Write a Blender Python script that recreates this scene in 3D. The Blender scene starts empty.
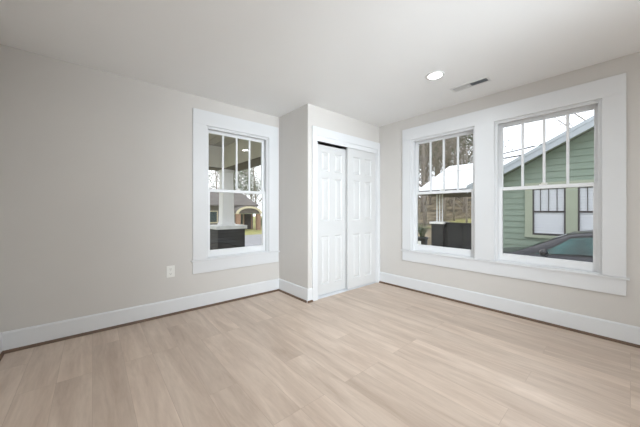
import bpy, math, random
from mathutils import Vector, Matrix

S = bpy.context.scene
COL = S.collection
R = math.radians
ROOM_H = 2.44

# ------------------------------------------------------------------ camera
cd = bpy.data.cameras.new('camera')
cam = bpy.data.objects.new('camera', cd)
COL.objects.link(cam)
cam.location = (0, 0, 1.131)
cam.rotation_euler = (R(90), 0, R(49.43 - 90))
cd.sensor_width = 36
cd.lens = 14.947
cd.shift_y = -3.43 / 640
cd.clip_start = 0.02
cd.clip_end = 500
S.camera = cam

# ------------------------------------------------------------------ sky, exposure
w = bpy.data.worlds.new('overcast_sky')
S.world = w
w.use_nodes = True
wn = w.node_tree
wn.nodes.clear()
wo = wn.nodes.new('ShaderNodeOutputWorld')
wb = wn.nodes.new('ShaderNodeBackground')
tc = wn.nodes.new('ShaderNodeTexCoord')
mp = wn.nodes.new('ShaderNodeMapping')
mp.inputs['Scale'].default_value = (1, 1, 3)
nz = wn.nodes.new('ShaderNodeTexNoise')
nz.inputs['Scale'].default_value = 1.5
nz.inputs['Detail'].default_value = 4
rp = wn.nodes.new('ShaderNodeValToRGB')
rp.color_ramp.elements[0].position = .3
rp.color_ramp.elements[0].color = (.86, .92, 1.0, 1)
rp.color_ramp.elements[1].position = .7
rp.color_ramp.elements[1].color = (.97, .98, 1.0, 1)
wn.links.new(tc.outputs['Generated'], mp.inputs['Vector'])
wn.links.new(mp.outputs['Vector'], nz.inputs['Vector'])
wn.links.new(nz.outputs['Fac'], rp.inputs['Fac'])
wn.links.new(rp.outputs['Color'], wb.inputs['Color'])
wb.inputs['Strength'].default_value = 2.0
wn.links.new(wb.outputs[0], wo.inputs[0])

S.view_settings.view_transform = 'Standard'
S.view_settings.look = 'None'
S.view_settings.exposure = 0.10
S.view_settings.gamma = 1.0
S.view_settings.use_curve_mapping = False

LAMP_W = 12.0          # recessed ceiling lamp

def area(name, loc, rot, watts, sx, sy, spread, color=(.84, .925, 1.0)):
    l = bpy.data.lights.new(name, 'AREA')
    l.shape = 'RECTANGLE'; l.size = sx; l.size_y = sy; l.energy = watts; l.color = color; l.spread = spread
    o = bpy.data.objects.new(name, l)
    COL.objects.link(o)
    o.location = loc; o.rotation_euler = rot
    return o
# fill lights added behind the viewpoint, aimed across the room or at rear wall
area('fill_light_low', (.4, -2.0, 2.0), (R(90) - .26, 0, -.46), 21.5, .9, .9, 1.0)
area('fill_light_high', (.9, -2.1, 1.4), (R(90) + .38, 0, -.22), 8, .9, .9, 1.0)
area('fill_light_right', (2.2, -2.1, 1.4), (R(90) + .25, 0, .15), 4, .9, .9, .8)
area('fill_light_rear', (.5, -1.3, 1.3), (-R(90), 0, 0), 59, 1.8, 1.6, math.pi)

# ------------------------------------------------------------------ materials
def lin(c):
    return tuple(((v / 255) / 12.92 if v / 255 <= .04045 else ((v / 255 + .055) / 1.055) ** 2.4) for v in c) + (1,)

def mat(name, rgb, rough=.6, spec=.5, metal=0, var=.06, scale=6, bump=0, bscale=60, emit=None, stretch=None, coat=0):
    m = bpy.data.materials.new(name)
    m.use_nodes = True
    nt = m.node_tree
    b = nt.nodes['Principled BSDF']
    b.inputs['Roughness'].default_value = rough
    b.inputs['Specular IOR Level'].default_value = spec
    b.inputs['Metallic'].default_value = metal
    b.inputs['Coat Weight'].default_value = coat
    t = nt.nodes.new('ShaderNodeTexCoord')
    mpn = nt.nodes.new('ShaderNodeMapping')
    if stretch:
        mpn.inputs['Scale'].default_value = stretch
    nt.links.new(t.outputs['Object'], mpn.inputs['Vector'])
    n = nt.nodes.new('ShaderNodeTexNoise')
    n.inputs['Scale'].default_value = scale
    n.inputs['Detail'].default_value = 5
    nt.links.new(mpn.outputs[0], n.inputs['Vector'])
    r = nt.nodes.new('ShaderNodeValToRGB')
    c = lin(rgb)
    r.color_ramp.elements[0].position = .3
    r.color_ramp.elements[1].position = .7
    r.color_ramp.elements[0].color = tuple(v * (1 - var) for v in c[:3]) + (1,)
    r.color_ramp.elements[1].color = tuple(min(1, v * (1 + var)) for v in c[:3]) + (1,)
    nt.links.new(n.outputs['Fac'], r.inputs['Fac'])
    nt.links.new(r.outputs['Color'], b.inputs['Base Color'])
    if bump:
        n2 = nt.nodes.new('ShaderNodeTexNoise')
        n2.inputs['Scale'].default_value = bscale
        nt.links.new(mpn.outputs[0], n2.inputs['Vector'])
        bp = nt.nodes.new('ShaderNodeBump')
        bp.inputs['Strength'].default_value = bump
        bp.inputs['Distance'].default_value = .01
        nt.links.new(n2.outputs['Fac'], bp.inputs['Height'])
        nt.links.new(bp.outputs[0], b.inputs['Normal'])
    if emit:
        b.inputs['Emission Color'].default_value = (1, .97, .92, 1)
        b.inputs['Emission Strength'].default_value = emit
    return m

def glass_mat(name, tint=(.97, .97, .97, 1), ior=1.5, boost=1.0):
    m = bpy.data.materials.new(name)
    m.use_nodes = True
    nt = m.node_tree
    nt.nodes.clear()
    o = nt.nodes.new('ShaderNodeOutputMaterial')
    mx = nt.nodes.new('ShaderNodeMixShader')
    tr = nt.nodes.new('ShaderNodeBsdfTransparent')
    tr.inputs[0].default_value = tint
    gl = nt.nodes.new('ShaderNodeBsdfGlossy')
    gl.inputs['Roughness'].default_value = 0.0
    fr = nt.nodes.new('ShaderNodeFresnel')
    fr.inputs[0].default_value = ior
    nt.links.new(fr.outputs[0], mx.inputs[0])
    nt.links.new(tr.outputs[0], mx.inputs[1])
    nt.links.new(gl.outputs[0], mx.inputs[2])
    nt.links.new(mx.outputs[0], o.inputs[0])
    return m

def brick_mat(name, c1, c2, mortar, bw, bh, ms=.01, rough=.8, bump=.4, axes='XZ'):
    m = bpy.data.materials.new(name)
    m.use_nodes = True
    nt = m.node_tree
    b = nt.nodes['Principled BSDF']
    b.inputs['Roughness'].default_value = rough
    t = nt.nodes.new('ShaderNodeTexCoord')
    sp = nt.nodes.new('ShaderNodeSeparateXYZ')
    cb = nt.nodes.new('ShaderNodeCombineXYZ')
    ad = nt.nodes.new('ShaderNodeMath')
    ad.operation = 'ADD'
    nt.links.new(t.outputs['Object'], sp.inputs[0])
    nt.links.new(sp.outputs['X'], ad.inputs[0])
    nt.links.new(sp.outputs['Y'], ad.inputs[1])
    nt.links.new(ad.outputs[0], cb.inputs['X'])
    nt.links.new(sp.outputs['Z'], cb.inputs['Y'])
    br = nt.nodes.new('ShaderNodeTexBrick')
    br.inputs['Color1'].default_value = lin(c1)
    br.inputs['Color2'].default_value = lin(c2)
    br.inputs['Mortar'].default_value = lin(mortar)
    br.inputs['Scale'].default_value = 1
    br.inputs['Mortar Size'].default_value = ms
    br.inputs['Brick Width'].default_value = bw
    br.inputs['Row Height'].default_value = bh
    nt.links.new(cb.outputs[0], br.inputs['Vector'])
    nt.links.new(br.outputs['Color'], b.inputs['Base Color'])
    bp = nt.nodes.new('ShaderNodeBump')
    bp.inputs['Strength'].default_value = bump
    bp.inputs['Distance'].default_value = .01
    bp.invert = True
    nt.links.new(br.outputs['Fac'], bp.inputs['Height'])
    nt.links.new(bp.outputs[0], b.inputs['Normal'])
    return m

def floor_mat():
    m = bpy.data.materials.new('oak_vinyl_planks')
    m.use_nodes = True
    nt = m.node_tree
    L = nt.links.new
    b = nt.nodes['Principled BSDF']
    t = nt.nodes.new('ShaderNodeTexCoord')
    mpn = nt.nodes.new('ShaderNodeMapping')
    mpn.inputs['Rotation'].default_value = (0, 0, R(90))
    L(t.outputs['Object'], mpn.inputs['Vector'])
    br = nt.nodes.new('ShaderNodeTexBrick')
    br.offset = .37
    br.offset_frequency = 3
    br.squash_frequency = 1
    br.inputs['Color1'].default_value = (0, 0, 0, 1)
    br.inputs['Color2'].default_value = (1, 1, 1, 1)
    br.inputs['Mortar'].default_value = (.5, .5, .5, 1)
    br.inputs['Scale'].default_value = 1
    br.inputs['Mortar Size'].default_value = .0012
    br.inputs['Brick Width'].default_value = 1.22
    br.inputs['Row Height'].default_value = .18
    L(mpn.outputs[0], br.inputs['Vector'])
    # grain: noise stretched along the plank, shifted by the plank's own random value
    ad = nt.nodes.new('ShaderNodeVectorMath')
    ad.operation = 'ADD'
    sc = nt.nodes.new('ShaderNodeVectorMath')
    sc.operation = 'SCALE'
    sc.inputs['Scale'].default_value = 7.3
    L(br.outputs['Color'], sc.inputs[0])
    L(t.outputs['Object'], ad.inputs[0])
    L(sc.outputs[0], ad.inputs[1])
    mg = nt.nodes.new('ShaderNodeMapping')
    mg.inputs['Scale'].default_value = (7, .8, 1)
    L(ad.outputs[0], mg.inputs['Vector'])
    n1 = nt.nodes.new('ShaderNodeTexNoise')
    n1.inputs['Scale'].default_value = 1.6
    n1.inputs['Detail'].default_value = 6
    n1.inputs['Roughness'].default_value = .6
    n1.inputs['Distortion'].default_value = .6
    L(mg.outputs[0], n1.inputs['Vector'])
    n2 = nt.nodes.new('ShaderNodeTexNoise')
    n2.inputs['Scale'].default_value = 12
    n2.inputs['Detail'].default_value = 4
    L(mg.outputs[0], n2.inputs['Vector'])
    r1 = nt.nodes.new('ShaderNodeValToRGB')
    r1.color_ramp.elements[0].position = .30
    r1.color_ramp.elements[0].color = FLOOR_DARK
    r1.color_ramp.elements[1].position = .70
    r1.color_ramp.elements[1].color = FLOOR_LIGHT
    L(n1.outputs['Fac'], r1.inputs['Fac'])
    mx = nt.nodes.new('ShaderNodeMix')
    mx.data_type = 'RGBA'
    mx.blend_type = 'MULTIPLY'
    mx.inputs['Factor'].default_value = 1
    r2 = nt.nodes.new('ShaderNodeValToRGB')
    r2.color_ramp.elements[0].position = 0
    r2.color_ramp.elements[0].color = (.87, .865, .86, 1)
    r2.color_ramp.elements[1].position = 1
    r2.color_ramp.elements[1].color = (1, 1, 1, 1)
    L(br.outputs['Color'], r2.inputs['Fac'])
    L(r1.outputs['Color'], mx.inputs['A'])
    L(r2.outputs['Color'], mx.inputs['B'])
    mx2 = nt.nodes.new('ShaderNodeMix')
    mx2.data_type = 'RGBA'
    mx2.blend_type = 'MULTIPLY'
    mx2.inputs['Factor'].default_value = 1
    r3 = nt.nodes.new('ShaderNodeValToRGB')
    r3.color_ramp.elements[0].position = .3
    r3.color_ramp.elements[0].color = (.94, .935, .93, 1)
    r3.color_ramp.elements[1].position = .6
    r3.color_ramp.elements[1].color = (1, 1, 1, 1)
    L(n2.outputs['Fac'], r3.inputs['Fac'])
    L(mx.outputs['Result'], mx2.inputs['A'])
    L(r3.outputs['Color'], mx2.inputs['B'])
    mx3 = nt.nodes.new('ShaderNodeMix')
    mx3.data_type = 'RGBA'
    L(br.outputs['Fac'], mx3.inputs['Factor'])
    L(mx2.outputs['Result'], mx3.inputs['A'])
    mx3.inputs['B'].default_value = lin((180, 159, 142))
    L(mx3.outputs['Result'], b.inputs['Base Color'])
    b.inputs['Roughness'].default_value = .36
    b.inputs['Specular IOR Level'].default_value = .5
    bp = nt.nodes.new('ShaderNodeBump')
    bp.inputs['Strength'].default_value = .12
    bp.inputs['Distance'].default_value = .003
    L(n2.outputs['Fac'], bp.inputs['Height'])
    L(bp.outputs[0], b.inputs['Normal'])
    return m

FLOOR_DARK = lin((190, 168, 150))
FLOOR_LIGHT = lin((222, 203, 186))

M = {}
M['wall'] = mat('greige_wall_paint', (212, 208, 203), .75, .3, var=.012, scale=2, bump=.05, bscale=220)
M['ceiling'] = mat('white_ceiling_paint', (244, 244, 243), .9, .2, var=.008, scale=2, bump=.05, bscale=160)
M['trim'] = mat('white_trim_paint', (225, 226, 227), .38, .5, var=.008)
M['door'] = mat('white_door_paint', (214, 214, 213), .4, .5, var=.006)
M['vinyl'] = mat('white_window_vinyl', (236, 237, 238), .35, .5, var=.006)
M['floor'] = floor_mat()
M['shoe'] = mat('brown_stained_moulding', (104, 82, 66), .5, .4, var=.15, scale=8, stretch=(1, 1, 6))
M['glass'] = glass_mat('window_glass')
M['plastic'] = mat('white_plastic', (236, 235, 230), .35, .5, var=.01)
M['slot'] = mat('dark_slot', (60, 58, 55), .6, .3)
M['lamp'] = mat('lit_lamp_lens', (255, 250, 240), .5, emit=14)
M['metal_white'] = mat('white_enamelled_metal', (228, 228, 226), .4, .5, var=.02)
M['duct'] = mat('grey_duct_sheet', (110, 118, 128), .5, .5, metal=.3)
M['track'] = mat('pale_metal_track', (225, 226, 228), .35, .5, metal=.2)
M['dark_void'] = mat('closet_inside_paint', (120, 118, 114), .8, .2)
# outdoors
M['porch_paint'] = mat('grey_porch_paint', (176, 172, 166), .7, .3, var=.04, stretch=(14, .3, 1), scale=2)
M['beam'] = mat('pale_beam_paint', (222, 220, 214), .6, .3, var=.04)
M['beam_dark'] = mat('dark_soffit', (92, 86, 78), .7, .3, var=.08)  # dark tone on the undersides of the beam and the neighbour's porch roof
M['column'] = mat('white_column_paint', (238, 238, 238), .55, .4, var=.03)
M['black_brick'] = brick_mat('black_painted_brick', (44, 45, 47), (56, 57, 59), (30, 31, 33), .2, .068, .008)
M['stone'] = mat('pale_cap_stone', (226, 228, 228), .7, .3, var=.08, scale=14)
M['concrete'] = mat('grey_concrete', (150, 147, 142), .85, .2, var=.08, scale=3, bump=.2, bscale=40)
M['shingle'] = brick_mat('grey_roof_shingles', (118, 112, 106), (98, 93, 89), (70, 67, 64), .3, .14, .006)
M['white_metal_roof'] = mat('white_metal_roof', (250, 252, 255), .4, .5, var=.01)
M['green_siding'] = mat('sage_green_siding', (136, 152, 139), .6, .4, var=.07, scale=3, stretch=(1, 1, 5))
M['green_trim'] = mat('pale_green_trim', (164, 172, 154), .55, .4, var=.04)
M['gray_fascia'] = mat('grey_fascia_paint', (176, 184, 192), .5, .4, var=.05)
M['dark_frame'] = mat('dark_sash_paint', (66, 62, 64), .5, .4)
M['blind'] = mat('white_blind_slats', (214, 218, 224), .6, .3, var=.02)
M['black_panel'] = mat('black_painted_board', (42, 43, 46), .5, .4, var=.12, scale=4, stretch=(1, 8, .5))
M['car_paint'] = mat('dark_grey_car_paint', (34, 35, 43), .3, .4, metal=.2, var=.04, coat=.35)
M['car_glass'] = mat('teal_tinted_car_glass', (30, 74, 74), .08, .5, var=.5, scale=3, coat=.2)
M['car_black'] = mat('black_car_trim', (22, 23, 25), .4, .4)
M['tyre'] = mat('black_rubber', (26, 26, 27), .85, .2)
M['rim'] = mat('silver_wheel_rim', (150, 152, 156), .3, .5, metal=.8)
M['lamp_glass'] = mat('clear_lamp_cover', (200, 206, 212), .15, .6)
M['grass'] = mat('winter_lawn', (156, 154, 102), .95, .1, var=.25, scale=1.2, bump=.5, bscale=30)
M['leaves_ground'] = mat('brown_leaf_litter', (118, 104, 84), .95, .1, var=.35, scale=.8, bump=.6, bscale=10)
M['asphalt'] = mat('pale_asphalt', (150, 150, 152), .85, .2, var=.08, scale=2, bump=.2, bscale=60)
M['bark'] = mat('grey_brown_bark', (150, 142, 132), .9, .1, var=.3, scale=6, stretch=(3, 3, .5), bump=.5, bscale=20)
M['leaf_dark'] = mat('dark_evergreen_leaf', (96, 112, 84), .7, .3, var=.35, scale=1.5)
M['leaf_brown'] = mat('dry_brown_leaf', (150, 138, 116), .8, .2, var=.3, scale=1.5)
M['leaf_bush'] = mat('bush_leaf', (66, 98, 48), .6, .3, var=.3, scale=6)
M['red_brick'] = brick_mat('tan_house_brick', (170, 128, 104), (150, 108, 88), (180, 165, 150), .22, .075, .01)
M['grey_siding'] = brick_mat('grey_lap_siding', (142, 138, 134), (138, 134, 130), (96, 94, 92), 30, .18, .014)
M['mint'] = mat('pale_mint_board', (176, 188, 166), .6, .3)
M['cream'] = mat('cream_trim_paint', (222, 214, 186), .6, .3)
M['dark_glass'] = mat('dark_house_glass', (70, 84, 88), .1, .8)
M['wire'] = mat('black_cable', (40, 40, 42), .7, .2)
M['pot'] = mat('black_glazed_pot', (34, 36, 40), .3, .5)
M['soil'] = mat('potting_soil', (60, 48, 38), .95, .1)
M['white_post'] = mat('white_post_paint', (226, 226, 226), .5, .4)
M['own_siding'] = brick_mat('white_lap_siding', (210, 210, 208), (206, 206, 204), (150, 150, 150), 30, .15, .01)

# ------------------------------------------------------------------ mesh helpers
class MB:
    def __init__(s):
        s.v = []; s.f = []; s.sm = []
    def add(s, vs, fs, smooth=False):
        n = len(s.v)
        s.v += [tuple(p) for p in vs]
        s.f += [tuple(i + n for i in f) for f in fs]
        s.sm += [smooth] * len(fs)
        return s
    def box(s, x0, y0, z0, x1, y1, z1):
        x0, x1 = min(x0, x1), max(x0, x1); y0, y1 = min(y0, y1), max(y0, y1); z0, z1 = min(z0, z1), max(z0, z1)
        return s.add([(x0, y0, z0), (x1, y0, z0), (x1, y1, z0), (x0, y1, z0), (x0, y0, z1), (x1, y0, z1), (x1, y1, z1), (x0, y1, z1)],
                     [(0, 3, 2, 1), (4, 5, 6, 7), (0, 1, 5, 4), (1, 2, 6, 5), (2, 3, 7, 6), (3, 0, 4, 7)])
    def frustum(s, cx, cy, z0, w0, z1, w1, d0=None, d1=None):
        d0 = w0 if d0 is None else d0; d1 = w1 if d1 is None else d1
        vs = []
        for z, a, b in ((z0, w0 / 2, d0 / 2), (z1, w1 / 2, d1 / 2)):
            vs += [(cx - a, cy - b, z), (cx + a, cy - b, z), (cx + a, cy + b, z), (cx - a, cy + b, z)]
        return s.add(vs, [(0, 3, 2, 1), (4, 5, 6, 7), (0, 1, 5, 4), (1, 2, 6, 5), (2, 3, 7, 6), (3, 0, 4, 7)])
    def tube(s, p0, p1, r0, r1=None, n=8, cap=True):
        r1 = r0 if r1 is None else r1
        p0 = Vector(p0); p1 = Vector(p1)
        d = (p1 - p0).normalized()
        a = d.orthogonal().normalized(); b = d.cross(a)
        vs = []
        for p, r in ((p0, r0), (p1, r1)):
            for i in range(n):
                t = 2 * math.pi * i / n
                vs.append(p + a * math.cos(t) * r + b * math.sin(t) * r)
        fs = [(i, (i + 1) % n, n + (i + 1) % n, n + i) for i in range(n)]
        s.add(vs, fs, True)
        if cap:
            k = len(s.v) - 2 * n
            s.f += [tuple(range(k + n - 1, k - 1, -1)), tuple(range(k + n, k + 2 * n))]
            s.sm += [False, False]
        return s
    def path(s, pts, radii, n=6):
        pts = [Vector(p) for p in pts]
        m = len(pts)
        vs = []
        a = None
        for i, p in enumerate(pts):
            d = (pts[min(i + 1, m - 1)] - pts[max(i - 1, 0)]).normalized()
            if a is None: a = d.orthogonal().normalized()
            a = (a - d * a.dot(d)).normalized()
            b = d.cross(a)
            for k in range(n):
                t = 2 * math.pi * k / n
                vs.append(p + (a * math.cos(t) + b * math.sin(t)) * radii[i])
        fs = []
        for i in range(m - 1):
            for k in range(n):
                fs.append((i * n + k, i * n + (k + 1) % n, (i + 1) * n + (k + 1) % n, (i + 1) * n + k))
        fs.append(tuple(range(n - 1, -1, -1)))
        fs.append(tuple(range((m - 1) * n, m * n)))
        return s.add(vs, fs, True)
    def lathe(s, prof, n=32, axis='Z', cx=0, cy=0, cz=0):
        vs = []
        for r, h in prof:
            for i in range(n):
                t = 2 * math.pi * i / n
                c, q = r * math.cos(t), r * math.sin(t)
                vs.append({'Z': (cx + c, cy + q, cz + h), 'X': (cx + h, cy + c, cz + q), 'Y': (cx + q, cy + h, cz + c)}[axis])
        fs = []
        for j in range(len(prof) - 1):
            for i in range(n):
                fs.append((j * n + i, j * n + (i + 1) % n, (j + 1) * n + (i + 1) % n, (j + 1) * n + i))
        return s.add(vs, fs, True)
    def prism(s, poly, z0, z1, axis='Z'):
        """poly in the plane normal to axis, extruded z0..z1 (axis X: poly=(y,z); Y: poly=(x,z))"""
        n = len(poly)
        f = {'Z': lambda a, b, h: (a, b, h), 'X': lambda a, b, h: (h, a, b), 'Y': lambda a, b, h: (a, h, b)}[axis]
        vs = [f(a, b, z0) for a, b in poly] + [f(a, b, z1) for a, b in poly]
        fs = [tuple(range(n)), tuple(range(2 * n - 1, n - 1, -1))] + [(i, n + i, n + (i + 1) % n, (i + 1) % n) for i in range(n)]
        return s.add(vs, fs)
    def xf(s, fn):
        s.v = [tuple(fn(Vector(p))) for p in s.v]
        return s

def obj(name, mb, m, parent=None, loc=(0, 0, 0), bevel=0, seg=2):
    me = bpy.data.meshes.new(name)
    me.from_pydata(mb.v, [], mb.f)
    me.polygons.foreach_set('use_smooth', mb.sm)
    me.update()
    import bmesh
    bm = bmesh.new(); bm.from_mesh(me)
    bmesh.ops.recalc_face_normals(bm, faces=bm.faces)
    bm.to_mesh(me); bm.free()
    me.materials.append(M[m] if isinstance(m, str) else m)
    o = bpy.data.objects.new(name, me)
    o.location = loc
    COL.objects.link(o)
    if parent is not None:
        o.parent = parent
    if bevel:
        b = o.modifiers.new('edge', 'BEVEL')
        b.width = bevel; b.segments = seg; b.limit_method = 'ANGLE'; b.angle_limit = R(40)
        b.harden_normals = False
    return o

def empty(name, loc=(0, 0, 0), rz=0, parent=None):
    o = bpy.data.objects.new(name, None)
    o.empty_display_size = .1
    o.location = loc
    o.rotation_euler = (0, 0, rz)
    COL.objects.link(o)
    if parent: o.parent = parent
    return o

def tag(o, label, cat, group=None, kind=None):
    o['label'] = label
    o['category'] = cat
    if group: o['group'] = group
    if kind: o['kind'] = kind
    return o

def struct(o, label, cat):
    return tag(o, label, cat, kind='structure')

def copy_tree(o, parent=None):
    c = o.copy()
    COL.objects.link(c)
    c.parent = parent
    for ch in list(o.children):
        copy_tree(ch, c)
    return c

# ------------------------------------------------------------------ room shell
XL, XR = -.556, 3.432          # left wall, window wall (right)
YB, YF = -2.60, 3.232          # rear wall, far wall with the narrow window
CX, CY = 2.007, 2.574          # closet bump-out corner
T = .16                        # outer wall thickness
# window openings: (lo, hi, z0, z1)
WA = (1.010, 1.835, .56, 2.12)
WB1 = (1.190, 2.020, .56, 2.12)
WB2 = (.162, .992, .56, 2.12)

f = MB().box(XL - T, YB - T, -.12, XR + T, YF + T, 0)
struct(obj('floor', f, 'floor'), 'light greige oak plank floor running towards the closet', 'floor')
c = MB().box(XL - T, YB - T, ROOM_H, XR + T, YF + T, ROOM_H + .12)
# hole for the recessed lamps is not cut: their cans are shallow wafer lights on the ceiling
struct(obj('ceiling', c, 'ceiling'), 'flat white painted ceiling', 'ceiling')

def wall_y(name, y0, y1, holes, x0, x1, m, label):
    """wall normal to Y with rectangular holes (lo, hi, z0, z1)"""
    mb = MB(); cur = x0
    for lo, hi, z0, z1 in sorted(holes):
        mb.box(cur, y0, 0, lo, y1, ROOM_H)
        mb.box(lo, y0, 0, hi, y1, z0)
        mb.box(lo, y0, z1, hi, y1, ROOM_H)
        cur = hi
    mb.box(cur, y0, 0, x1, y1, ROOM_H)
    return struct(obj(name, mb, m), label, 'wall')

def wall_x(name, x0, x1, holes, y0, y1, m, label):
    mb = MB(); cur = y0
    for lo, hi, z0, z1 in sorted(holes):
        mb.box(x0, cur, 0, x1, lo, ROOM_H)
        mb.box(x0, lo, 0, x1, hi, z0)
        mb.box(x0, lo, z1, x1, hi, ROOM_H)
        cur = hi
    mb.box(x0, cur, 0, x1, y1, ROOM_H)
    return struct(obj(name, mb, m), label, 'wall')

wall_y('wall_back', YF, YF + T, [WA], XL, XR, 'wall', 'long greige wall with the single narrow window and outlet')
wall_x('wall_right', XR, XR + T, [WB1, WB2], YB, YF, 'wall', 'greige wall with the pair of sash windows')
wall_x('wall_left', XL - T, XL, [], YB, YF, 'wall', 'greige wall at the far left edge of the view')
wall_y('wall_rear', YB - T, YB, [], XL, XR, 'wall', 'greige wall behind the viewpoint')
# closet bump-out
CO = (2.150, 3.362, 0, 2.045)
WT = .11
cm = MB()
cm.box(CX, CY, 0, CO[0], CY + WT, ROOM_H)
cm.box(CO[0], CY, CO[3], CO[1], CY + WT, ROOM_H)
cm.box(CO[1], CY, 0, XR, CY + WT, ROOM_H)
cm.box(CX, CY + WT, 0, CX + WT, YF, ROOM_H)
struct(obj('wall_closet', cm, 'wall'), 'greige closet bump-out standing in the far corner', 'wall')

# ------------------------------------------------------------------ baseboards
BH, BT = .165, .016
def base(name, pts, label):
    """pts: list of runs ((x0,y0),(x1,y1),(nx,ny)) with the wall line and the normal into the room"""
    mb = MB(); sh = MB()
    for (x0, y0), (x1, y1), (nx, ny) in pts:
        bx0, bx1 = sorted((x0, x1)); by0, by1 = sorted((y0, y1))
        if nx:
            prof = [(0, .004), (BT, .004), (BT, BH - .012), (BT - .006, BH), (0, BH)]
            n = len(prof)
            vs = [(x0 + nx * a, by0, z) for a, z in prof] + [(x0 + nx * a, by1, z) for a, z in prof]
        else:
            prof = [(0, .004), (BT, .004), (BT, BH - .012), (BT - .006, BH), (0, BH)]
            n = len(prof)
            vs = [(bx0, y0 + ny * a, z) for a, z in prof] + [(bx1, y0 + ny * a, z) for a, z in prof]
        fs = [tuple(range(n)), tuple(range(2 * n - 1, n - 1, -1))] + [(i, n + i, n + (i + 1) % n, (i + 1) % n) for i in range(n)]
        mb.add(vs, fs)
        q = [(BT, .0), (BT + .016, .0), (BT + .0145, .007), (BT + .010, .013), (BT + .005, .019), (BT, .022)]
        n = len(q)
        if nx:
            vs = [(x0 + nx * a, by0, z) for a, z in q] + [(x0 + nx * a, by1, z) for a, z in q]
        else:
            vs = [(bx0, y0 + ny * a, z) for a, z in q] + [(bx1, y0 + ny * a, z) for a, z in q]
        fs = [tuple(range(n)), tuple(range(2 * n - 1, n - 1, -1))] + [(i, n + i, n + (i + 1) % n, (i + 1) % n) for i in range(n)]
        sh.add(vs, fs)
    o = struct(obj(name, mb, 'trim'), label, 'baseboard')
    s = obj('shoe_moulding', sh, 'shoe', o)
    s['label'] = 'thin brown stained shoe moulding'
    return o
base('baseboard_back', [((XL + BT, YF), (CX, YF), (0, -1))], 'white baseboard along the wall with the narrow window')
base('baseboard_left', [((XL, YB), (XL, YF), (1, 0))], 'white baseboard at the far left edge')
base('baseboard_right', [((XR, YB), (XR, CY - .0), (-1, 0))], 'white baseboard under the pair of windows')
base('baseboard_closet', [((CX, CY), (CX, YF - BT), (-1, 0)), ((CX - BT - .0001, CY), (2.069, CY), (0, -1))], 'short white baseboard on the closet side wall')
base('baseboard_rear', [((XL, YB), (XR, YB), (0, 1))], 'white baseboard behind the viewpoint')

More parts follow.
